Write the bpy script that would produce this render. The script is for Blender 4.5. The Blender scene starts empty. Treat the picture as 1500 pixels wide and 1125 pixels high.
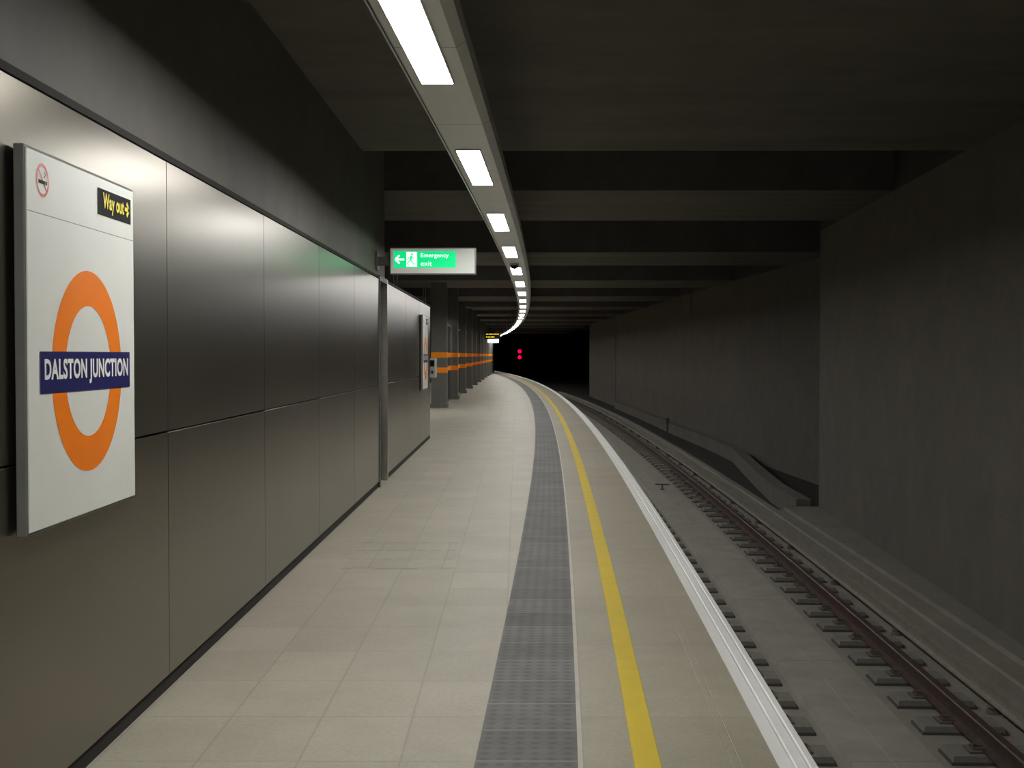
import bpy, math, random
from mathutils import Vector, Matrix
random.seed(3)
scene = bpy.context.scene
COL = scene.collection
try:
    scene.view_settings.view_transform = 'Standard'
    scene.view_settings.look = 'None'
except Exception:
    pass

# ------------------------------------------------------------ layout
def E(y):            # platform edge X for a given distance Y
    return 0.98 + 0.0435*y - 0.00056*y*y
def slope(y):
    return math.atan(0.0435 - 0.00112*y)
WALL = -1.66
CEIL = 3.8
ROOF = 4.9

# ------------------------------------------------------------ materials
def new_mat(name):
    m = bpy.data.materials.new(name); m.use_nodes = True
    nt = m.node_tree
    b = nt.nodes['Principled BSDF']
    return m, nt, b
def N(nt, t, **kw):
    n = nt.nodes.new(t)
    for k, v in kw.items(): setattr(n, k, v)
    return n
def ramp(nt, fac, stops):
    r = N(nt, 'ShaderNodeValToRGB')
    el = r.color_ramp.elements
    while len(el) < len(stops): el.new(0.5)
    for e, (p, c) in zip(el, stops):
        e.position = p; e.color = (c[0], c[1], c[2], 1)
    nt.links.new(fac, r.inputs[0]); return r.outputs[0]
def noise(nt, vec, scale, detail=4, rough=0.6):
    n = N(nt, 'ShaderNodeTexNoise')
    n.inputs['Scale'].default_value = scale
    n.inputs['Detail'].default_value = detail
    n.inputs['Roughness'].default_value = rough
    if vec is not None: nt.links.new(vec, n.inputs['Vector'])
    return n.outputs['Fac']
def coords(nt, kind='Object', scale=None):
    tc = N(nt, 'ShaderNodeTexCoord')
    o = tc.outputs[kind]
    if scale:
        mp = N(nt, 'ShaderNodeMapping'); mp.inputs['Scale'].default_value = scale
        nt.links.new(o, mp.inputs['Vector']); o = mp.outputs[0]
    return o
def math_(nt, op, a, b=None, c=None):
    n = N(nt, 'ShaderNodeMath', operation=op)
    for i, v in enumerate((a, b, c)):
        if v is None: continue
        if isinstance(v, (int, float)): n.inputs[i].default_value = v
        else: nt.links.new(v, n.inputs[i])
    return n.outputs[0]
def mix(nt, fac, a, b, mode='MIX'):
    n = N(nt, 'ShaderNodeMix', data_type='RGBA', blend_type=mode)
    for i, v in ((0, fac), (6, a), (7, b)):
        if isinstance(v, (int, float)): n.inputs[i].default_value = v
        elif isinstance(v, tuple): n.inputs[i].default_value = (v[0], v[1], v[2], 1)
        else: nt.links.new(v, n.inputs[i])
    return n.outputs[2]
def bump(nt, b, h, strength=0.3, dist=0.01):
    n = N(nt, 'ShaderNodeBump'); n.inputs['Strength'].default_value = strength
    n.inputs['Distance'].default_value = dist
    nt.links.new(h, n.inputs['Height']); nt.links.new(n.outputs[0], b.inputs['Normal'])

def simple(name, c, rough=0.5, metal=0.0, var=0.12, sc=6.0, spec=0.5):
    m, nt, b = new_mat(name)
    f = noise(nt, coords(nt), sc, 5)
    lo = tuple(x*(1-var) for x in c); hi = tuple(min(1, x*(1+var)) for x in c)
    nt.links.new(ramp(nt, f, [(0.3, lo), (0.7, hi)]), b.inputs['Base Color'])
    b.inputs['Roughness'].default_value = rough
    b.inputs['Metallic'].default_value = metal
    b.inputs['Specular IOR Level'].default_value = spec
    return m
def emis(name, c, s):
    m, nt, b = new_mat(name)
    b.inputs['Base Color'].default_value = (c[0], c[1], c[2], 1)
    b.inputs['Emission Color'].default_value = (c[0], c[1], c[2], 1)
    b.inputs['Emission Strength'].default_value = s
    b.inputs['Roughness'].default_value = 0.4
    return m
def concrete(name, c, streak=(1.5, 1.5, 0.25), joint_u=0, joint_v=0, rough=0.8, var=0.22, jd=0.3):
    m, nt, b = new_mat(name)
    f1 = noise(nt, coords(nt, 'Object', streak), 1.0, 5, 0.6)
    f2 = noise(nt, coords(nt, 'Object'), 2.6, 7, 0.65)
    lo = tuple(x*(1-var) for x in c); hi = tuple(x*(1+var) for x in c)
    col = ramp(nt, f1, [(0.3, lo), (0.7, hi)])
    g = ramp(nt, f2, [(0.3, (0.86,)*3), (0.7, (1.10,)*3)])
    col = mix(nt, 1.0, col, g, 'MULTIPLY')
    if joint_u or joint_v:
        uv = coords(nt, 'UV'); sp = N(nt, 'ShaderNodeSeparateXYZ'); nt.links.new(uv, sp.inputs[0])
        for idx, per in ((0, joint_u), (1, joint_v)):
            if not per: continue
            fr = math_(nt, 'FRACT', math_(nt, 'DIVIDE', sp.outputs[idx], per))
            msk = math_(nt, 'LESS_THAN', fr, 0.025/per)
            col = mix(nt, math_(nt, 'MULTIPLY', msk, jd), col, tuple(x*0.35 for x in c))
    nt.links.new(col, b.inputs['Base Color'])
    b.inputs['Roughness'].default_value = rough
    bump(nt, b, f2, 0.15, 0.01)
    return m

M_wallc = concrete('concrete_wall', (0.155, 0.141, 0.118), streak=(0.6,0.6,0.5), joint_u=3.6, joint_v=2.45, jd=.15, var=.10)
M_ceil = concrete('concrete_ceiling', (0.13, 0.12, 0.10), streak=(0.25, 1.3, 1.0), joint_v=1.8, jd=.2)
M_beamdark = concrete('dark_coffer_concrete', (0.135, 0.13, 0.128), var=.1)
M_recess = concrete('shade_toned_concrete', (0.05, 0.049, 0.049), var=.1)  # roof-recess shade put into the colour; rear left wall uses it too
M_upper = concrete('dark_upper_wall', (0.14, 0.134, 0.114), rough=0.65, var=0.10, streak=(0.8,0.8,0.6))
M_slab = concrete('trackbed_concrete', (0.26, 0.24, 0.20), streak=(1, 1, 1), var=.05)
M_slab2 = concrete('trackbed_centre_concrete', (0.32, 0.298, 0.25), streak=(2, 0.5, 1), joint_v=2.8, var=.05)
M_ground = concrete('dark_ballast_floor', (0.035, 0.032, 0.028), streak=(3, 3, 3))
M_kerb = concrete('kerb_concrete', (0.24, 0.223, 0.183), streak=(1, 1, 1), joint_v=1.5, var=.06)
M_ledge = concrete('ledge_concrete', (0.17, 0.157, 0.13), streak=(1, 1, 1), var=.10)
M_block = simple('sleeper_concrete', (0.20, 0.187, 0.16), 0.85, 0, .12, 12)
M_boot = simple('rubber_boot', (0.09, 0.085, 0.077), 0.85, spec=.2)
M_clip = simple('steel_clip', (0.14, 0.12, 0.10), 0.8, .0, .15, 20, spec=.2)
M_rail = simple('rusty_rail', (0.085, 0.052, 0.044), 0.55, 0.3, .35, 10)
M_cond = simple('conductor_rail', (0.25, 0.23, 0.19), 0.7, 0.0, .15, 8, spec=.3)
M_ins = simple('grey_insulator', (0.15, 0.14, 0.118), 0.9, spec=.1)
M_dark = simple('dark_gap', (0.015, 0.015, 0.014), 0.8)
M_trim = simple('dark_grey_trim', (0.045, 0.044, 0.04), 0.8, 0.0, spec=.2)
M_white = simple('sign_white_enamel', (0.80, 0.81, 0.75), 0.35, 0, .01)
M_frame = simple('sign_grey_frame', (0.12, 0.12, 0.112), 0.5, 0.2)
M_frame2 = simple('sign_edge_grey', (0.15, 0.153, 0.142), 0.5, 0.1)
M_orange = simple('orange_enamel', (1.0, 0.235, 0.008), 0.35, 0, .02, spec=.3)
M_blue = simple('navy_enamel', (0.012, 0.012, 0.11), 0.4, 0, .03, spec=.2)
M_lett = simple('white_lettering', (0.9, 0.9, 0.86), 0.4, 0, .01)
M_black = simple('black_plate', (0.006, 0.006, 0.006), 0.6, spec=.15)
M_yell = simple('yellow_lettering', (1.0, 0.80, 0.01), 0.4, 0, .02)
M_red = simple('red_enamel', (0.6, 0.03, 0.02), 0.3, 0, .02)
M_line = simple('thin_grey_line', (0.30, 0.30, 0.28), 0.5)
M_col = simple('column_grey', (0.135, 0.13, 0.115), 0.7, 0.0, .1, 3)
M_jamb = simple('bright_steel_jamb', (0.5, 0.48, 0.42), 0.3, 0.9)
M_galv = simple('galvanised_steel', (0.31, 0.30, 0.27), 0.6, 0.2)
M_pale_frame = simple('pale_painted_steel', (0.62, 0.62, 0.60), 0.4)
M_polish = simple('polished_steel_lip', (0.38, 0.38, 0.37), 0.12, 1.0, .02)
M_box = simple('light_grey_plastic', (0.5, 0.5, 0.46), 0.4)
M_orange2 = simple('orange_band', (1.0, 0.29, 0.012), 0.6, 0, .02, spec=.2)
M_coverline = simple('cover_slot', (0.23, 0.212, 0.17), 0.6)
M_light = emis('lamp_diffuser', (1.0, 0.99, 0.965), 58)
M_green = emis('green_lit_face', (0.0, 0.62, 0.20), 1.0)
M_lit = emis('white_lit_face', (0.72, 0.76, 0.68), 0.16)
M_litw = emis('white_lit_symbol', (0.85, 1.0, 0.9), 1.0)
M_redl = emis('red_signal_lamp', (1.0, 0.0, 0.03), 5)
M_amber = emis('amber_display_text', (1.0, 0.72, 0.02), 1.2)

# satin metal panels
def panel_mat():
    m, nt, b = new_mat('satin_metal_panel')
    f = noise(nt, coords(nt, 'Object', (1, 0.6, 0.5)), 1.0, 3, 0.5)
    col = ramp(nt, f, [(0.3, (0.205, 0.184, 0.148)), (0.7, (0.228, 0.206, 0.168))])
    nt.links.new(col, b.inputs['Base Color'])
    b.inputs['Metallic'].default_value = 0.95
    b.inputs['Roughness'].default_value = 0.29
    return m
M_panel = panel_mat()

# pavers (UV = metres)
def paver_mat(name, c, w, h, rough=0.55, mort=0.82, off=0.0):
    m, nt, b = new_mat(name)
    uv = coords(nt, 'UV')
    br = N(nt, 'ShaderNodeTexBrick'); br.offset = off; br.squash = 1.0
    br.inputs['Scale'].default_value = 1.0
    br.inputs['Brick Width'].default_value = w
    br.inputs['Row Height'].default_value = h
    br.inputs['Mortar Size'].default_value = 0.008
    br.inputs['Mortar Smooth'].default_value = 1.0
    br.inputs['Bias'].default_value = 0.0
    br.inputs['Color1'].default_value = (c[0]*0.955, c[1]*0.955, c[2]*0.945, 1)
    br.inputs['Color2'].default_value = (c[0]*1.045, c[1]*1.045, c[2]*1.045, 1)
    br.inputs['Mortar'].default_value = (c[0]*mort, c[1]*mort, c[2]*mort, 1)
    nt.links.new(uv, br.inputs['Vector'])
    f = noise(nt, coords(nt, 'Object'), 1.6, 7, 0.7)
    f2 = noise(nt, coords(nt, 'Object'), 45, 4, 0.7)
    g = ramp(nt, f, [(0.3, (0.86, 0.85, 0.83)), (0.7, (1.07, 1.07, 1.07))])
    g2 = ramp(nt, f2, [(0.3, (0.90,)*3), (0.7, (1.07,)*3)])
    col = mix(nt, 1.0, br.outputs['Color'], g, 'MULTIPLY')
    col = mix(nt, 1.0, col, g2, 'MULTIPLY')
    nt.links.new(col, b.inputs['Base Color'])
    r = N(nt, 'ShaderNodeMapRange'); r.inputs['To Min'].default_value = rough-0.08; r.inputs['To Max'].default_value = rough+0.15
    nt.links.new(f, r.inputs['Value']); nt.links.new(r.outputs[0], b.inputs['Roughness'])
    b.inputs['Specular IOR Level'].default_value = 0.3
    bump(nt, b, f2, 0.10, 0.004)
    return m
M_pave = paver_mat('beige_concrete_pavers', (0.375, 0.348, 0.278), 0.4, 0.6)
M_cope = paver_mat('beige_coping_slabs', (0.36, 0.329, 0.254), 50.0, 1.35)
M_cover = paver_mat('paved_access_cover', (0.355, 0.33, 0.264), 0.28, 0.4)

def tactile_mat():
    m, nt, b = new_mat('grey_blister_paving')
    uv = coords(nt, 'UV'); sp = N(nt, 'ShaderNodeSeparateXYZ'); nt.links.new(uv, sp.inputs[0])
    P = 0.4/6
    fx = math_(nt, 'SUBTRACT', math_(nt, 'FRACT', math_(nt, 'DIVIDE', sp.outputs[0], P)), 0.5)
    fy = math_(nt, 'SUBTRACT', math_(nt, 'FRACT', math_(nt, 'DIVIDE', sp.outputs[1], P)), 0.5)
    d = math_(nt, 'SQRT', math_(nt, 'ADD', math_(nt, 'MULTIPLY', fx, fx), math_(nt, 'MULTIPLY', fy, fy)))
    mr = N(nt, 'ShaderNodeMapRange'); nt.links.new(d, mr.inputs['Value'])
    mr.inputs['From Min'].default_value = 0.40; mr.inputs['From Max'].default_value = 0.15
    dome = mr.outputs[0]
    f = noise(nt, coords(nt, 'Object'), 2.2, 8, 0.75)
    slab = N(nt, 'ShaderNodeTexWhiteNoise', noise_dimensions='1D')
    nt.links.new(math_(nt, 'FLOOR', math_(nt, 'DIVIDE', sp.outputs[1], 0.4)), slab.inputs['W'])
    col = ramp(nt, f, [(0.35, (0.128, 0.127, 0.122)), (0.65, (0.195, 0.191, 0.18))])
    tone = ramp(nt, slab.outputs['Value'], [(0.0, (0.90,)*3), (1.0, (1.10,)*3)])
    col = mix(nt, 1.0, col, tone, 'MULTIPLY')
    col = mix(nt, math_(nt, 'MULTIPLY', dome, 0.45), col, (0.08, 0.08, 0.08))
    jy = math_(nt, 'LESS_THAN', math_(nt, 'FRACT', math_(nt, 'DIVIDE', sp.outputs[1], 0.4)), 0.035)
    col = mix(nt, math_(nt, 'MULTIPLY', jy, 0.65), col, (0.28, 0.265, 0.225))
    nt.links.new(col, b.inputs['Base Color'])
    b.inputs['Roughness'].default_value = 0.75
    b.inputs['Specular IOR Level'].default_value = 0.2
    bump(nt, b, dome, 0.2, 0.004)
    return m
M_tact = tactile_mat()
M_pale = simple('pale_joint_strip', (0.45, 0.42, 0.355), 0.6)
M_yline = simple('yellow_line_paint', (0.62, 0.455, 0.022), 0.6, 0, .06, 5, .3)
M_wline = simple('white_edge_paint', (0.84, 0.84, 0.80), 0.5, 0, .03, 9)
def trough_mat():
    m, nt, b = new_mat('grey_trough_sheet')
    uv = coords(nt, 'UV'); sp = N(nt, 'ShaderNodeSeparateXYZ'); nt.links.new(uv, sp.inputs[0])
    j = math_(nt, 'LESS_THAN', math_(nt, 'FRACT', math_(nt, 'DIVIDE', sp.outputs[1], 1.875)), 0.006)
    col = mix(nt, j, (0.66, 0.68, 0.69), (0.25, 0.25, 0.25))
    nt.links.new(col, b.inputs['Base Color'])
    b.inputs['Roughness'].default_value = 0.35; b.inputs['Metallic'].default_value = 0.1
    return m
M_trough = trough_mat()
def glass_mat():
    m, nt, b = new_mat('smoky_glass')
    b.inputs['Base Color'].default_value = (0.02, 0.022, 0.02, 1)
    b.inputs['Roughness'].default_value = 0.12
    return m
M_glass = glass_mat()

# ------------------------------------------------------------ mesh helpers
class MB:
    def __init__(s): s.v=[]; s.f=[]; s.m=[]; s.uv=[]
    def quad(s, pts, mi=0, uvs=None):
        n=len(s.v); s.v += [tuple(p) for p in pts]; s.f.append(list(range(n, n+len(pts)))); s.m.append(mi)
        s.uv.append(uvs or [(0,0)]*len(pts))
    def box(s, x0,x1,y0,y1,z0,z1, mi=0, mis=None):
        P=lambda x,y,z:(x,y,z)
        fs=[([P(x0,y0,z0),P(x0,y1,z0),P(x1,y1,z0),P(x1,y0,z0)],'b'),
            ([P(x0,y0,z1),P(x1,y0,z1),P(x1,y1,z1),P(x0,y1,z1)],'t'),
            ([P(x0,y0,z0),P(x1,y0,z0),P(x1,y0,z1),P(x0,y0,z1)],'f'),
            ([P(x1,y1,z0),P(x0,y1,z0),P(x0,y1,z1),P(x1,y1,z1)],'k'),
            ([P(x0,y1,z0),P(x0,y0,z0),P(x0,y0,z1),P(x0,y1,z1)],'l'),
            ([P(x1,y0,z0),P(x1,y1,z0),P(x1,y1,z1),P(x1,y0,z1)],'r')]
        for pts,k in fs:
            if k in 'bt': uv=[(p[0],p[1]) for p in pts]
            elif k in 'fk': uv=[(p[0],p[2]) for p in pts]
            else: uv=[(p[1],p[2]) for p in pts]
            s.quad(pts, (mis or {}).get(k, mi), uv)
    def prism(s, cx, cy, z0, z1, r0, r1=None, n=20, mi=0):
        r1=r0 if r1 is None else r1
        a=[2*math.pi*i/n for i in range(n)]
        lo=[(cx+r0*math.cos(t),cy+r0*math.sin(t),z0) for t in a]
        hi=[(cx+r1*math.cos(t),cy+r1*math.sin(t),z1) for t in a]
        for i in range(n):
            j=(i+1)%n; s.quad([lo[i],lo[j],hi[j],hi[i]],mi)
        s.quad(lo[::-1],mi); s.quad(hi,mi)
    def cyl_y(s, cx, cz, y0, y1, r, n=20, mi=0):
        a=[2*math.pi*i/n for i in range(n)]
        lo=[(cx+r*math.cos(t),y0,cz+r*math.sin(t)) for t in a]
        hi=[(cx+r*math.cos(t),y1,cz+r*math.sin(t)) for t in a]
        for i in range(n):
            j=(i+1)%n; s.quad([lo[i],hi[i],hi[j],lo[j]][::-1],mi)
        s.quad(lo,mi); s.quad(hi[::-1],mi)
    map=None
    def p2(s, pts, mi=0): s.quad([s.map(u,v) for u,v in pts], mi, [(u,v) for u,v in pts])
    def rect(s,u0,u1,v0,v1,mi=0): s.p2([(u0,v0),(u1,v0),(u1,v1),(u0,v1)],mi)
    def ring(s,cu,cv,r0,r1,n=96,mi=0):
        for i in range(n):
            a=2*math.pi*i/n; b=2*math.pi*(i+1)/n
            s.p2([(cu+r0*math.cos(a),cv+r0*math.sin(a)),(cu+r1*math.cos(a),cv+r1*math.sin(a)),
                  (cu+r1*math.cos(b),cv+r1*math.sin(b)),(cu+r0*math.cos(b),cv+r0*math.sin(b))],mi)
    def disc(s,cu,cv,r,n=24,mi=0):
        s.p2([(cu+r*math.cos(2*math.pi*i/n),cv+r*math.sin(2*math.pi*i/n)) for i in range(n)],mi)
    def stroke(s,a,b,w,mi=0):
        d=Vector((b[0]-a[0],b[1]-a[1])).normalized(); n=Vector((-d.y,d.x))*w/2
        s.p2([(a[0]-n.x,a[1]-n.y),(b[0]-n.x,b[1]-n.y),(b[0]+n.x,b[1]+n.y),(a[0]+n.x,a[1]+n.y)],mi)
    def build(s, name, mats, parent=None, bevel=0, weld=True, smooth=False):
        if not isinstance(mats,(list,tuple)): mats=[mats]
        o=Vector(parent.location) if parent else Vector((0,0,0))
        me=bpy.data.meshes.new(name)
        me.from_pydata([tuple(Vector(p)-o) for p in s.v],[],s.f)
        for m in mats: me.materials.append(m)
        ul=me.uv_layers.new(name='UVMap')
        k=0
        for poly,mi,uv in zip(me.polygons,s.m,s.uv):
            poly.material_index=mi
            for j,li in enumerate(poly.loop_indices): ul.data[li].uv=uv[j]
        import bmesh
        bm=bmesh.new(); bm.from_mesh(me)
        if weld: bmesh.ops.remove_doubles(bm,verts=bm.verts,dist=1e-5)
        bm.to_mesh(me); bm.free()
        if smooth:
            for p in me.polygons: p.use_smooth = True
        me.update()
        ob=bpy.data.objects.new(name,me); COL.objects.link(ob)
        if parent: ob.parent=parent
        if bevel:
            md=ob.modifiers.new('bevel','BEVEL'); md.width=bevel; md.segments=2; md.limit_method='ANGLE'
        return ob
def meta(ob,label=None,cat=None,kind=None,group=None):
    if label: ob['label']=label
    if cat: ob['category']=cat
    if kind: ob['kind']=kind
    if group: ob['group']=group
    return ob
def empty(name,loc,label,cat,group=None):
    e=bpy.data.objects.new(name,None); e.empty_display_size=0.1; e.location=loc
    COL.objects.link(e); meta(e,label,cat,None,group); return e

def sweep(name, prof, y0, y1, mats, step=1.0, closed=False, mis=None, parent=None, fn=E, caps=True, smooth=False):
    """prof: list of (offset,z); swept along the platform-edge curve"""
    mb=MB(); n=max(1,int(math.ceil((y1-y0)/step))); ys=[y0+(y1-y0)*i/n for i in range(n+1)]
    k=len(prof); segs=k if closed else k-1
    L=[0]
    for i in range(segs):
        a=prof[i]; b=prof[(i+1)%k]; L.append(L[-1]+math.hypot(a[0]-b[0],a[1]-b[1]))
    for i in range(n):
        ya,yb=ys[i],ys[i+1]; ea,eb=fn(ya),fn(yb)
        for j in range(segs):
            a=prof[j]; b=prof[(j+1)%k]
            mb.quad([(ea+a[0],ya,a[1]),(eb+a[0],yb,a[1]),(eb+b[0],yb,b[1]),(ea+b[0],ya,b[1])][::-1],
                    (mis[j] if mis else 0),
                    [(L[j],ya),(L[j],yb),(L[j+1],yb),(L[j+1],ya)][::-1])
    if closed and caps:
        mb.quad([(fn(y0)+p[0],y0,p[1]) for p in prof][::-1]); mb.quad([(fn(y1)+p[0],y1,p[1]) for p in prof])
    return mb.build(name,mats,parent,smooth=smooth)

def islands(me):
    par=list(range(len(me.vertices)))
    def f(a):
        while par[a]!=a: par[a]=par[par[a]]; a=par[a]
        return a
    for e in me.edges:
        a,b=f(e.vertices[0]),f(e.vertices[1])
        if a!=b: par[a]=b
    g={}
    for i in range(len(par)): g.setdefault(f(i),[]).append(i)
    return sorted(g.values(), key=lambda L:min(me.vertices[i].co.x for i in L))
def text(body, name, mat, u0,u1,v0,v1, mode, depth, parent, bold=0.0, plain_j=False):
    """fit text in the u/v rectangle. mode 'L' = left wall (u=Y,v=Z, faces +X), 'F' = faces the -Y side"""
    cu=bpy.data.curves.new(name,'FONT'); cu.body=body; cu.size=1; cu.offset=bold; cu.resolution_u=4
    cu.space_character = 1.0 + bold*2.0
    t=bpy.data.objects.new('tmp',cu); COL.objects.link(t)
    bpy.context.view_layer.update()
    dg=bpy.context.evaluated_depsgraph_get()
    me=bpy.data.meshes.new_from_object(t.evaluated_get(dg))
    bpy.data.objects.remove(t)
    if plain_j:
        try:
            isl=islands(me)
            print('letters',len(isl))
            if len(isl)==15:
                V=me.vertices
                I=isl[12]; sw=max(V[i].co.x for i in I)-min(V[i].co.x for i in I)
                J=isl[7]; ylo=min(V[i].co.y for i in J); yhi=max(V[i].co.y for i in J); mid=(ylo+yhi)/2
                mx=max(V[i].co.x for i in J if V[i].co.y>mid)
                for i in J:
                    if V[i].co.y>mid: V[i].co.x=max(V[i].co.x,mx-sw)
        except Exception as ex:
            print('plain_j skipped',ex)
    xs=[v.co.x for v in me.vertices]; ys=[v.co.y for v in me.vertices]
    ax,bx,ay,by=min(xs),max(xs),min(ys),max(ys)
    o=Vector(parent.location)
    for v in me.vertices:
        u=u0+(v.co.x-ax)/(bx-ax)*(u1-u0); w=v0+(v.co.y-ay)/(by-ay)*(v1-v0)
        p=Vector((depth,u,w)) if mode=='L' else Vector((u,depth,w))
        v.co=p-o
    me.materials.clear(); me.materials.append(mat); me.name=name
    ob=bpy.data.objects.new(name,me); COL.objects.link(ob); ob.parent=parent
    return ob

YB=-7.0; YE=132.0
# ------------------------------------------------------------ platform floor
def left_floor():
    mb=MB(); ys=[YB]; 
    while ys[-1]<YE: ys.append(min(YE,ys[-1]+1.0))
    for a,b in zip(ys[:-1],ys[1:]):
        xa,xb=E(a)-1.34,E(b)-1.34; L=-5.0
        mb.quad([(L,a,0),(xa,a,0),(xb,b,0),(L,b,0)],0,[(L+.06,a),(xa+.06,a),(xb+.06,b),(L+.06,b)])
    return mb.build('floor',M_pave)
meta(left_floor(),kind='structure')
o=sweep('tactile_paving',[(-1.34,0),(-0.935,0)],YB,YE,M_tact,closed=False)
meta(o,'dark grey blister paving strip running along the platform','tactile paving')
o=sweep('joint_strip',[(-0.935,0),(-0.915,0)],YB,YE,M_pale)
meta(o,'pale narrow joint strip beside the blister paving','paving strip')
o=sweep('platform_coping',[(-0.915,0),(-0.335,0),(-0.3325,-0.0015),(-0.33,0),(-0.30,0),(-0.2975,-0.0015),(-0.295,0),(-0.155,0)],YB,YE,M_cope)
meta(o,'beige concrete coping slabs along the platform edge','coping')
o=sweep('platform_edge_nosing',[(-0.155,0),(-0.155,0.004),(-0.10,0.004),(-0.095,0.001),(-0.09,0.001),(-0.085,0.004),(-0.045,0.004),(-0.04,0.001),(-0.035,0.001),(-0.03,0.004),(-0.004,0.002),(0,-0.01),(0,-0.10),(-0.15,-0.10)],YB,YE,M_wline)
meta(o,'white painted ribbed nosing at the platform edge','platform edge')
o=sweep('yellow_safety_line',[(-0.715,0.0),(-0.712,0.003),(-0.613,0.003),(-0.61,0.0)],YB,YE,M_yline)
meta(o,'yellow painted safety line along the platform','painted line')
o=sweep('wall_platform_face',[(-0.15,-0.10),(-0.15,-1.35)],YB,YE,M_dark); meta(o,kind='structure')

# access cover in the floor (one mesh, slots are a surface pattern of it)
mb=MB(); z=0.0015
xs=[]
for i in range(7): xs += [-1.31+0.122*i, -1.31+0.122*i+0.08]
xs=sorted(set([round(x,4) for x in xs]+[-0.46]))
ysl=[9.15,9.172,9.58,9.602,10.0,10.022,10.428,10.45]
for j in range(len(ysl)-1):
    for i in range(len(xs)-1):
        slot = (j%2==0) and (i%2==0) and (j in (2,4) or (i//2)%2==0)
        a,b,c,d=xs[i],xs[i+1],ysl[j],ysl[j+1]
        mb.quad([(a,c,z),(b,c,z),(b,d,z),(a,d,z)],1 if slot else 0,[(a,c),(b,c),(b,d),(a,d)])
o=mb.build('access_cover',[M_cover,M_coverline]); meta(o,'paved floor access cover with rows of short slots','access cover')

# ------------------------------------------------------------ left wall
mb=MB()
seams=[-7.61,-5.369,-3.128,-0.887,1.354,3.595,5.836,8.077,10.318,12.559,14.8]
def panels(mb, seams, zj=(0.07,1.236,2.52)):
    g=0.003; bv=0.003
    for a,b in zip(seams[:-1],seams[1:]):
        for z0,z1 in zip(zj[:-1],zj[1:]):
            y0,y1,c0,c1=a+g,b-g,z0+g,z1-g; x=WALL; xi=WALL-0.03
            mb.quad([(x,y0+bv,c0+bv),(x,y1-bv,c0+bv),(x,y1-bv,c1-bv),(x,y0+bv,c1-bv)])
            mb.quad([(xi,y0,c1),(x-bv,y0,c1),(x,y0+bv,c1-bv),(x,y1-bv,c1-bv),(x-bv,y1,c1),(xi,y1,c1)])
            mb.quad([(xi,y0,c0),(xi,y1,c0),(x-bv,y1,c0),(x,y1-bv,c0+bv),(x,y0+bv,c0+bv),(x-bv,y0,c0)])
            mb.quad([(xi,y0,c0),(x-bv,y0,c0),(x,y0+bv,c0+bv),(x,y0+bv,c1-bv),(x-bv,y0,c1),(xi,y0,c1)])
            mb.quad([(xi,y1,c0),(xi,y1,c1),(x-bv,y1,c1),(x,y1-bv,c1-bv),(x,y1-bv,c0+bv),(x-bv,y1,c0)])
panels(mb,seams)
mb.box(WALL-0.25,WALL-0.03,-7.6,14.8,0.0,2.55,1)
mb.box(WALL-0.02,WALL-0.001,14.8,14.86,0,2.52,1)
meta(mb.build('wall_left',[M_panel,M_dark],weld=False),kind='structure')
mb=MB(); panels(mb,[15.75,18.33,20.91,23.5])
mb.box(WALL-0.22,WALL-0.03,15.75,23.5,0.0,2.52,1)
mb.box(WALL-0.22,WALL,23.5,23.54,0.0,2.54,0)
meta(mb.build('wall_partition',[M_panel,M_dark],weld=False),kind='structure')
mb=MB(); mb.box(WALL-0.03,WALL-0.012,-7.6,14.8,0.0,0.07)
mb.box(WALL-0.03,WALL-0.012,15.75,23.5,0.0,0.07)
meta(mb.build('baseboard_left',M_dark),kind='structure')
mb=MB(); mb.box(WALL-0.05,WALL+0.006,-7.6,14.8,2.52,2.55)
mb.box(WALL-0.05,WALL+0.006,15.75,23.5,2.52,2.55)
meta(mb.build('trim_1',M_trim),kind='structure')
mb=MB(); mb.box(WALL-0.3,WALL-0.005,-7.6,15.5,2.55,ROOF)
meta(mb.build('wall_upper_left',M_upper),kind='structure')
# flush service door between the cladding runs
e=empty('service_door',(WALL,15.25,0),'narrow dark metal service door with bright steel jambs','door')
e.name='door_1'; e['kind']='structure'
mb=MB(); mb.box(WALL-0.12,WALL-0.07,14.86,15.66,0.02,2.5); mb.box(WALL-0.07,WALL-0.05,15.0,15.5,0.3,0.5,0); mb.build('door_leaf',M_trim,e)
mb=MB(); mb.box(WALL-0.12,WALL+0.012,15.66,15.74,0.0,2.56); mb.build('jamb',M_jamb,e,bevel=0.005)
mb=MB(); mb.box(WALL-0.12,WALL+0.012,14.81,14.87,0.0,2.56); mb.build('jamb',M_frame,e,bevel=0.005)
mb=MB(); mb.box(WALL-0.04,WALL+0.01,14.88,15.66,2.5,2.56); mb.build('door_head',M_frame,e)

mb=MB(); mb.box(-5.2,-5.0,15.5,YE,0,ROOF); mb.box(-5.2,WALL-0.3,15.3,15.5,0,ROOF)
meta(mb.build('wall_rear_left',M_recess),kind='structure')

# ------------------------------------------------------------ ceiling
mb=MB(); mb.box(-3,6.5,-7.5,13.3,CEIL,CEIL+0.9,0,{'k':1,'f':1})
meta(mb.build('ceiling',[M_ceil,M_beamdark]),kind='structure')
mb=MB(); mb.box(-5.2,9.5,13.3,YE,ROOF,ROOF+0.2)
meta(mb.build('ceiling_roof',M_beamdark),kind='structure')
beams=[]
y=16.5
i=0
while y<128:
    beams.append((y,y+3.7+min(0.6,0.2*i))); y+=9.9; i+=1
for (a,b) in beams:
    xr = 5.9 if a<20 else (7.4 if a<86 else 5.3)
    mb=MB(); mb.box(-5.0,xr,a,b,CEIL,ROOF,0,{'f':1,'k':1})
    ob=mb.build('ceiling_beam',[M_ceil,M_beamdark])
    meta(ob,'wide concrete roof beam spanning above the track','beam',None,'concrete roof beams')

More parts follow.
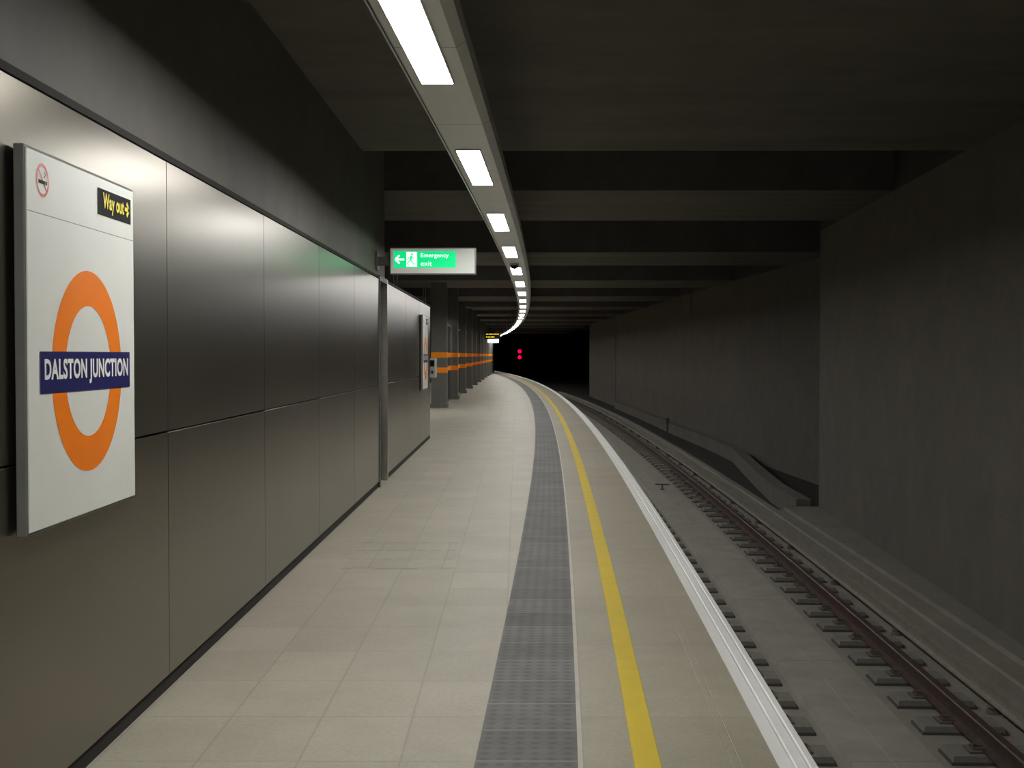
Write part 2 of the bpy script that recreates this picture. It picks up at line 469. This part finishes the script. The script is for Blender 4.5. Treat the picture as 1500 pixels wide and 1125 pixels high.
# ------------------------------------------------------------ right walls
def ribbon(name,pts,z0,z1,mat,thick=0.3):
    mb=MB(); L=0
    for a,b in zip(pts[:-1],pts[1:]):
        d=math.hypot(b[0]-a[0],b[1]-a[1])
        mb.quad([(a[0],a[1],z0),(b[0],b[1],z0),(b[0],b[1],z1),(a[0],a[1],z1)][::-1],0,[(L,z0),(L+d,z0),(L+d,z1),(L,z1)][::-1]); L+=d
    return mb.build(name,mat)
RW=lambda y:3.99+0.064*y
p1=[(RW(YB),YB),(RW(21.9),21.9),(8.2,21.9)]
p2=[(8.2,21.9),(7.05,22.0),(6.84,27.8),(6.45,36),(6.1,46.3),(5.95,56),(5.7,68),(5.2,88),(9,88)]
meta(ribbon('wall_right',p1,-1.35,CEIL,M_wallc),kind='structure')
meta(ribbon('wall_recess_right',p2,-1.35,CEIL,M_wallc),kind='structure')
meta(ribbon('wall_right_upper',p1,CEIL,ROOF,M_recess),kind='structure')  # same wall above the beam undersides, recess shade painted into its colour
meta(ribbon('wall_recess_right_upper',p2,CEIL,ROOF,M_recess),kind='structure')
for (x,y) in ((6.25,43.5),(5.68,70)):
    mb=MB(); mb.box(x-0.06,x+0.1,y,y+0.4,-1.35,CEIL)
    meta(mb.build('wall_pilaster',M_wallc),kind='structure')

# ------------------------------------------------------------ track level
mb=MB(); mb.box(-6,10,YB,200,-1.45,-1.35); meta(mb.build('floor_trackbed',M_ground),kind='structure')
o=sweep('track_slab',[(-0.14,-1.35),(-0.14,-1.26),(2.70,-1.26),(2.70,-1.35)],YB,YE+20,M_slab); meta(o,'grey concrete slab carrying the railway track','track slab')
o=sweep('centre_track_slab',[(0.98,-1.26),(1.0,-1.20),(1.27,-1.20),(1.275,-1.21),(1.285,-1.21),(1.29,-1.20),(1.60,-1.20),(1.62,-1.26)],YB,YE+20,M_slab2); meta(o,'raised smooth concrete strip between the two rails','track slab')
o=sweep('trackside_kerb',[(2.72,-1.35),(2.72,-1.09),(2.74,-1.07),(2.86,-1.07),(2.88,-1.09),(2.88,-1.35)],YB,90,M_kerb); meta(o,'narrow concrete kerb beside the track','kerb')
o=sweep('cable_trough',[(2.89,-1.35),(2.89,-1.11),(3.02,-1.11),(3.03,-1.06),(3.14,-1.06),(3.15,-1.35)],YB,21.5,M_kerb); meta(o,'concrete cable trough between kerb and tunnel wall','cable trough')
# walkway against near right wall
mb=MB()
ys=[YB+i*1.0 for i in range(int(21.9-YB)+1)]+[21.9]
for a,b in zip(ys[:-1],ys[1:]):
    z=-1.10
    mb.quad([(E(a)+3.16,a,z),(max(RW(a)-.005,E(a)+3.17),a,z),(max(RW(b)-.005,E(b)+3.17),b,z),(E(b)+3.16,b,z)],0,[(0,a),(1,a),(1,b),(0,b)])
mb.quad([(E(21.9)+3.16,21.9,-1.35),(RW(21.9)-.005,21.9,-1.35),(RW(21.9)-.005,21.9,-1.1),(E(21.9)+3.16,21.9,-1.1)][::-1])
meta(mb.build('trackside_walkway',M_kerb),'narrow concrete walkway at the foot of the tunnel wall','walkway')
# low ledge crossing the recess
pts=[(5.0,21.95),(5.08,24.5),(5.32,27.3),(5.62,30.5),(5.95,33.8),(5.97,37.5),(5.78,45.9),(5.66,56),(5.42,68)]
mb=MB()
for a,b in zip(pts[:-1],pts[1:]):
    w=0.26; za,zb=-0.98,-0.98
    A0=(a[0],a[1]);A1=(a[0]+w,a[1]);B0=(b[0],b[1]);B1=(b[0]+w,b[1])
    mb.quad([(*A0,za),(*A1,za),(*B1,zb),(*B0,zb)]); mb.quad([(*A0,-1.35),(*A0,za),(*B0,zb),(*B0,-1.35)]); mb.quad([(*A1,-1.35),(*B1,-1.35),(*B1,zb),(*A1,za)])
mb.quad([(pts[0][0],pts[0][1],-1.35),(pts[0][0]+.26,pts[0][1],-1.35),(pts[0][0]+.26,pts[0][1],-.98),(pts[0][0],pts[0][1],-.98)])
meta(mb.build('recess_ledge',M_ledge),'curved concrete kerb crossing the dark wall recess','ledge')

# rails
def railprof(c,top,h=0.15,fw=0.07,hw=0.036):
    b=top-h
    return [(c-fw,b),(c-fw,b+0.012),(c-0.012,b+0.03),(c-0.010,top-0.045),(c-hw,top-0.032),(c-hw,top-0.008),(c-hw+0.008,top),
            (c+hw-0.008,top),(c+hw,top-0.008),(c+hw,top-0.032),(c+0.010,top-0.045),(c+0.012,b+0.03),(c+fw,b+0.012),(c+fw,b)]
RN,RF=0.60,2.04
o=sweep('running_rail',railprof(RN,-1.05),YB,YE+15,M_rail,closed=True); meta(o,'rusty brown steel running rail next to the platform','rail',None,'running rails')
o=sweep('running_rail',railprof(RF,-1.05),YB,YE+15,M_rail,closed=True); meta(o,'rusty brown steel running rail on the side away from platform','rail',None,'running rails')
o=sweep('conductor_rail',[(c,z-0.06) for c,z in [(2.40,-1.10),(2.40,-1.085),(2.43,-1.07),(2.43,-1.01),(2.41,-1.0),(2.41,-0.975),(2.49,-0.975),(2.49,-1.0),(2.47,-1.01),(2.47,-1.07),(2.50,-1.085),(2.50,-1.10)]],YB,100,M_cond,closed=True)
meta(o,'dull silver third conductor rail beside the track','conductor rail')
o=sweep('cable_conduit',[(2.62+0.025*math.cos(t*math.pi/4),-1.20+0.025*math.sin(t*math.pi/4)) for t in range(8)],YB,100,M_kerb,closed=True); meta(o,'thin grey cable conduit along the trackside kerb','conduit')
# insulators
first=None; y=7.0
while y<60:
    if first is None:
        mb=MB(); mb.prism(0,0,-1.26,-1.23,0.06,0.05); mb.prism(0,0,-1.23,-1.21,0.035); mb.prism(0,0,-1.21,-1.19,0.05,0.04); mb.prism(0,0,-1.19,-1.16,0.03,0.045)
        first=mb.build('rail_insulator',M_ins); ob=first
    else:
        ob=first.copy(); COL.objects.link(ob)
    ob.location=(E(y)+2.45,y,0); meta(ob,'small grey insulator under the conductor rail','insulator',None,'conductor rail insulators'); y+=2.76
# sleeper blocks
def block_mesh():
    mb=MB()
    x,yw=0.31,0.15
    def frus(x0,y0,z0,x1,y1,z1,mi):
        lo=[(-x0,-y0,z0),(x0,-y0,z0),(x0,y0,z0),(-x0,y0,z0)]; hi=[(-x1,-y1,z1),(x1,-y1,z1),(x1,y1,z1),(-x1,y1,z1)]
        for i in range(4):
            j=(i+1)%4; mb.quad([lo[i],lo[j],hi[j],hi[i]],mi)
        mb.quad(hi,mi)
    frus(x+.012,yw+.012,-1.28,x+.006,yw+.006,-1.24,1)
    frus(x,yw,-1.26,x-.015,yw-.015,-1.20,0)
    return mb.build('sleeper_block',[M_block,M_boot])
def clip_mesh():
    mb=MB()
    mb.box(0.075,0.17,-0.08,0.08,-1.20,-1.185)
    mb.prism(0.125,0,-1.19,-1.15,0.018,n=8)
    mb.box(0.055,0.14,-0.05,-0.03,-1.187,-1.168); mb.box(0.055,0.14,0.03,0.05,-1.187,-1.168)
    return mb.build('rail_clip',M_clip)
B0=block_mesh(); C0=clip_mesh(); used=False
rest=[]
for row,(off,grp,lab) in enumerate(((RN,'sleeper blocks under the platform-side rail','grey-brown concrete sleeper block under the platform-side rail'),(RF,'sleeper blocks under the outer rail','grey-brown concrete sleeper block under the outer rail'))):
    y=5.2
    while y<125:
        if y>75: rest.append((E(y)+off,y)); y+=0.69; continue
        if not used: ob=B0; used=True
        else: ob=B0.copy(); COL.objects.link(ob)
        ob.location=(E(y)+off,y,0); ob.rotation_euler=(0,0,-slope(y))
        meta(ob,lab,'sleeper',None,grp)
        if y<30:
            for side in (0,1):
                if C0.parent is None: c=C0
                else: c=C0.copy(); COL.objects.link(c)
                c.parent=ob; c.rotation_euler=(0,0,math.pi*side)
        y+=0.69
mb=MB()
for x,y in rest: mb.box(x-.31,x+.31,y-.15,y+.15,-1.27,-1.20)
meta(mb.build('distant_sleeper_block',M_block),'dark sleeper blocks further down the curving track','sleepers','stuff')
# trackside bits
e=empty('trackbed_marker',(E(25.5)+1.3,25.5,-1.20),'small dark T-shaped fitting standing on the track slab','track fitting')
x,y=e.location.x,25.5
mb=MB(); mb.box(x-.015,x+.015,y-.02,y+.02,-1.2,-1.10); mb.box(x-.15,x+.15,y-.03,y+.03,-1.10,-1.075); mb.prism(x,y,-1.2,-1.18,.05); mb.build('bracket',M_frame,e)
e=empty('trackside_post',(5.4,44,-1.35),'short grey trackside post with a small box on top','post')
mb=MB(); mb.prism(5.4,44,-1.35,-.7,.035); mb.build('post',M_frame,e)
mb=MB(); mb.box(5.34,5.46,43.94,44.06,-.85,-.65); mb.build('post_box',M_frame,e,bevel=.01)

# ------------------------------------------------------------ light trough
e=empty('lighting_trough',(E(5)-1.62,5,3.0),'long curved pale grey metal lighting trough hung from the ceiling','light trough')
sweep('trough_body',[(-1.765,3.0),(-1.765,3.12),(-1.44,3.12),(-1.44,3.03),(-1.485,3.0)],YB,YE,M_trough,closed=True,parent=e)
sweep('polished_lip',[(-1.777+0.012*math.cos(-t*math.pi/8),3.002+0.012*math.sin(-t*math.pi/8)) for t in range(16)],YB,YE,M_polish,closed=True,parent=e,smooth=True)
for y in [2.0,6.5,11.0,17.5,19.3,28,38,48,58,68,78]:
    mb=MB(); mb.prism(E(y)-1.62,y,3.12,CEIL,0.012,n=8); mb.build('hanger_rod',M_galv,e)
# luminaires
root=None
LX=-1.64
def lum(loc,rot,lab,grp):
    global root,fr,df
    if root is None:
        root=empty('ceiling_light',loc,lab,'ceiling light',grp)
        x0,y0=loc[0],loc[1]; w=.079; l=.84
        mb=MB()
        mb.box(x0-w-.01,x0-w-.001,y0-l-.015,y0+l+.015,2.990,3.0); mb.box(x0+w+.001,x0+w+.01,y0-l-.015,y0+l+.015,2.990,3.0)
        mb.box(x0-w-.001,x0+w+.001,y0-l-.015,y0-l-.001,2.990,3.0); mb.box(x0-w-.001,x0+w+.001,y0+l+.001,y0+l+.015,2.990,3.0)
        fr=mb.build('light_frame',M_pale_frame,root)
        mb=MB(); mb.box(x0-w,x0+w,y0-l,y0+l,2.992,2.999); df=mb.build('diffuser',M_light,root)
        r=root
    else:
        r=root.copy(); COL.objects.link(r); r.location=loc; meta(r,lab,'ceiling light',None,grp)
        for s in (fr,df):
            c=s.copy(); COL.objects.link(c); c.parent=r
    r.rotation_euler=(0,0,rot)
    return r
y=4.65-3.75*3
while y<YE-4:
    lum((E(y+0.85)+LX,y+0.85,3.0),-slope(y+0.85),'bright white rectangular luminaire set in the lighting trough','luminaires in the lighting trough')
    y+=3.75
# unseen luminaires added behind the cladding to light the column faces
for y in (33.5,44,55,66,77,88):
    r=lum((-3.3,y,2.95),0,'unseen white rectangular luminaire added behind the column row','unseen luminaires added behind the columns')
    mb=MB()
    mb.box(-3.39,-3.21,y-.86,y+.86,2.951,3.0); mb.prism(-3.3,y-.5,3.0,ROOF,.012,n=8); mb.prism(-3.3,y+.5,3.0,ROOF,.012,n=8)
    mb.build('light_housing',M_pale_frame,r)
# dome camera
y=18.85; x=E(y)-1.64
e=empty('dome_camera',(x,y,3.0),'small dark dome security camera under the lighting trough','camera')
mb=MB(); mb.prism(x,y,2.97,3.0,0.07,n=24); mb.build('camera_base',M_box,e)
mb=MB()
for i in range(5):
    a=i*math.pi/10; b=(i+1)*math.pi/10
    mb.prism(x,y,2.97-.06*math.sin(b),2.97-.06*math.sin(a),max(.002,.06*math.cos(b)),.06*math.cos(a),n=24)
mb.build('camera_dome',M_black,e)

# ------------------------------------------------------------ station name signs
def name_sign(dy, label):
    XF=-1.605
    e=empty('station_sign',(XF-0.03,4.59+dy,1.0),label,'station sign','station name signs')
    y0,y1,z0,z1=4.02,5.16,1.0,2.292
    mb=MB(); mb.box(XF-.04,XF-.004,y0+dy,y1+dy,z0,z1); mb.build('sign_frame',M_frame2,e,bevel=.004)
    mb=MB(); mb.box(XF-.006,XF,y0+.012+dy,y1-.012+dy,z0+.012,z1-.012); mb.build('sign_board',M_white,e)
    mb=MB(); mb.box(XF-.055,XF-.04,4.3+dy,4.35+dy,1.1,2.2); mb.box(XF-.055,XF-.04,4.85+dy,4.9+dy,1.1,2.2); mb.build('wall_bracket',M_frame,e)
    def F(d):
        m=MB(); m.map=lambda u,v:(XF+d,u+dy,v); return m
    m=F(.001); m.rect(y0+.012,y1-.012,2.0745,2.0775); m.build('divider_line',M_line,e)
    m=F(.001); m.ring(4.605,1.54,.243,.374); m.build('roundel_ring',M_orange,e)
    m=F(.003); m.rect(4.126,5.08,1.469,1.612); m.build('name_bar',M_blue,e)
    text('DALSTON JUNCTION','name_lettering',M_lett,4.158+dy,5.052+dy,1.494,1.587,'L',XF+.005,e,0.036,True)
    m=F(.002); m.rect(4.71,5.11,2.14,2.242); m.build('way_out_plate',M_black,e)
    text('Way out','way_out_lettering',M_yell,4.765+dy,5.018+dy,2.152,2.230,'L',XF+.004,e,0.03)
    m=F(.004); m.stroke((5.028,2.196),(5.082,2.196),.016); m.stroke((5.053,2.222),(5.090,2.190),.017); m.stroke((5.053,2.170),(5.090,2.202),.017); m.build('arrow',M_yell,e)
    m=F(.001); m.ring(4.165,2.19,.046,.057,48); m.stroke((4.13,2.225),(4.20,2.155),.009); m.build('no_smoking_ring',M_red,e)
    m=F(.0015); m.rect(4.127,4.185,2.178,2.190); m.rect(4.190,4.203,2.178,2.190); m.stroke((4.178,2.20),(4.19,2.212),.004); m.stroke((4.19,2.212),(4.18,2.222),.004); m.build('cigarette',M_black,e)
name_sign(0,'white station name board with orange ring and navy bar')
name_sign(17.0,'white station name board at the end of the cladding')

# ------------------------------------------------------------ emergency exit sign
YS=14.5
e=empty('emergency_exit_sign',(-0.99,YS,2.86),'illuminated green and white emergency exit sign box','exit sign')
mb=MB(); mb.box(-1.498,-.483,YS,YS+.14,2.55,2.865); mb.build('sign_case',M_galv,e,bevel=.008)
mb=MB(); mb.box(-1.485,-.496,YS-.004,YS,2.563,2.852); mb.build('sign_face',M_lit,e)
def F(d):
    m=MB(); m.map=lambda u,v:(u,YS-d,v); return m
m=F(.006); m.rect(-1.45,-.717,2.628,2.822); m.build('green_panel',M_green,e)
m=F(.008); cz=2.725
m.stroke((-1.42,cz),(-1.325,cz),.022); m.stroke((-1.43,cz+.002),(-1.38,cz+.048),.02); m.stroke((-1.43,cz-.002),(-1.38,cz-.048),.02)
m.build('arrow',M_litw,e)
m=F(.008); m.rect(-1.30,-1.175,2.64,2.812); m.build('doorway_symbol',M_litw,e)
m=F(.010)
m.disc(-1.235,2.785,.012); m.stroke((-1.24,2.768),(-1.25,2.715),.02); m.stroke((-1.238,2.764),(-1.275,2.742),.009); m.stroke((-1.275,2.742),(-1.285,2.715),.009)
m.stroke((-1.236,2.76),(-1.21,2.735),.009); m.stroke((-1.252,2.715),(-1.285,2.685),.012); m.stroke((-1.285,2.685),(-1.275,2.655),.011); m.stroke((-1.248,2.715),(-1.225,2.68),.012); m.stroke((-1.225,2.68),(-1.20,2.665),.011)
m.build('running_figure',M_green,e)
text('Emergency','sign_lettering',M_litw,-1.13,-.80,2.735,2.798,'F',YS-.008,e,0.008)
text('exit','sign_lettering',M_litw,-1.13,-1.00,2.65,2.702,'F',YS-.008,e,0.0)
mb=MB(); mb.box(-1.66,-1.49,YS+.03,YS+.11,2.66,2.76); mb.box(-1.665,-1.64,YS-.02,YS+.16,2.6,2.82); mb.build('mounting_arm',M_frame,e,bevel=.005)

# ------------------------------------------------------------ columns & screens
first=None; ys=[37.5+7*i for i in range(12)]
X0=-2.36
for y in ys:
    if first is None:
        r=empty('platform_column',(X0,y,0),'square grey column with two thin orange bands','column','platform columns')
        mb=MB(); mb.box(X0-.27,X0+.27,y-.27,y+.27,0,.12); mb.box(X0-.235,X0+.235,y-.235,y+.235,.12,ROOF); c1=mb.build('column_shaft',M_col,r)
        mb=MB(); mb.box(X0-.24,X0+.24,y-.24,y+.24,1.52,1.68); c2=mb.build('orange_band',M_orange2,r)
        mb=MB(); mb.box(X0-.24,X0+.24,y-.24,y+.24,1.06,1.22); c3=mb.build('orange_band',M_orange2,r)
        first=r
    else:
        r=first.copy(); COL.objects.link(r); r.location=(X0,y,0)
        for s in (c1,c2,c3):
            c=s.copy(); COL.objects.link(c); c.parent=r
first=None
for y in ys[:-1]:
    a,b=y+.28,y+6.72
    if first is None:
        r=empty('glass_screen',(X0-.02,a,0),'dark glass screen with two orange stripes between columns','glass screen','glass screens between columns')
        mb=MB(); mb.box(X0-.04,X0-.02,a,b,.05,2.6); mb.box(X0-.05,X0-.01,a,b,2.6,2.66,1); mb.box(X0-.05,X0-.01,a,b,0,.05,1); s1=mb.build('glass_pane',[M_glass,M_frame],r)
        mb=MB(); mb.box(X0-.02,X0-.015,a,b,1.52,1.68); s2=mb.build('orange_stripe',M_orange2,r)
        mb=MB(); mb.box(X0-.02,X0-.015,a,b,1.06,1.22); s3=mb.build('orange_stripe',M_orange2,r)
        first=r; base=a
    else:
        r=first.copy(); COL.objects.link(r); r.location=(X0-.02,a,0)
        for s in (s1,s2,s3):
            c=s.copy(); COL.objects.link(c); c.parent=r
# help point at the end of the cladding
e=empty('help_point',(-1.6,23.75,1.16),'light grey wall-mounted passenger help point box','help point')
mb=MB(); mb.box(-1.69,-1.55,23.55,23.8,1.16,1.54); mb.build('help_box',M_box,e,bevel=.02)
mb=MB(); mb.box(-1.66,-1.58,23.54,23.552,1.38,1.5); mb.build('help_speaker',M_black,e)
mb=MB(); mb.box(-1.64,-1.60,23.535,23.552,1.24,1.30); mb.build('help_button',M_blue,e)

# hanging displays
Y=70
e=empty('train_display',(-1.38,Y,2.88),'hanging black train indicator with amber dot lettering','display')
mb=MB(); mb.box(-1.83,-.93,Y,Y+.2,2.5,2.88); mb.build('display_case',M_black,e,bevel=.01)
m=MB(); m.map=lambda u,v:(u,Y-.01,v)
for k2,v in enumerate((2.76,2.60)):
    u=-1.75
    while u<(-1.05 if k2==0 else -1.3):
        w=random.uniform(.03,.07); m.rect(u,u+w,v,v+.05); u+=w+.03
m.build('amber_text',M_amber,e)
mb=MB(); mb.prism(-1.6,Y+.1,2.88,3.8,.02,n=8); mb.prism(-1.15,Y+.1,2.88,3.8,.02,n=8); mb.build('hanger_rod',M_frame,e)
Y2=92
e=empty('hanging_sign',(-1.8,Y2,2.86),'small white illuminated hanging platform sign','sign')
mb=MB(); mb.box(-2.2,-1.35,Y2,Y2+.15,2.50,2.80); mb.build('sign_case',M_white,e,bevel=.01)
mb=MB(); mb.box(-2.18,-1.37,Y2-.01,Y2,2.52,2.78); mb.build('sign_face',M_litw,e)
mb=MB(); mb.prism(-2.1,Y2+.07,2.8,3.8,.02,n=8); mb.prism(-1.85,Y2+.07,2.8,3.8,.02,n=8); mb.build('hanger_rod',M_frame,e)

# platform end gate
Yg=116
e=empty('platform_gate',(-2.6,Yg,0),'pale grey barrier gate at the end of the platform','gate')
mb=MB()
for x in (-3.3,-2.75,-2.2): mb.box(x-.03,x+.03,Yg-.03,Yg+.03,0,1.15)
for z in (.15,.6,1.1): mb.box(-3.3,-2.2,Yg-.02,Yg+.02,z-.025,z+.025)
mb.build('gate_frame',M_box,e)
mb=MB(); mb.box(-2.7,-2.3,Yg-.04,Yg-.025,.65,1.05); mb.build('gate_notice',M_white,e)

# signal
Y=125; X=.3
e=empty('railway_signal',(X,Y,-1.35),'railway signal post showing two red lamps','signal')
mb=MB(); mb.prism(X,Y+.15,-1.35,2.3,.06,n=12); mb.box(X-.2,X+.2,Y-.05,Y+.35,-1.35,-1.2); mb.build('signal_post',M_black,e)
mb=MB(); mb.box(X-.3,X+.3,Y-.02,Y+.15,.95,2.35); mb.build('signal_head',M_black,e,bevel=.04)
for z in (1.97,1.37):
    mb=MB(); mb.cyl_y(X,z,Y-.10,Y-.03,.17); mb.build('signal_lamp',M_redl,e)
meta(ribbon('wall_end',[(-7,160),(10,160)],-1.45,ROOF,M_dark),kind='structure')

# world: practically unlit
w=bpy.data.worlds.new('World'); scene.world=w; w.use_nodes=True
w.node_tree.nodes['Background'].inputs[0].default_value=(0.7,0.65,0.55,1)
w.node_tree.nodes['Background'].inputs[1].default_value=0.002

# ------------------------------------------------------------ camera
cd=bpy.data.cameras.new('Camera'); cam=bpy.data.objects.new('Camera',cd); COL.objects.link(cam)
cd.sensor_width=36; cd.lens=43.2; cd.clip_end=500
cam.location=(0,0,1.6)
cam.rotation_euler=(math.radians(90-1.353),0,math.radians(0.223))
scene.camera=cam
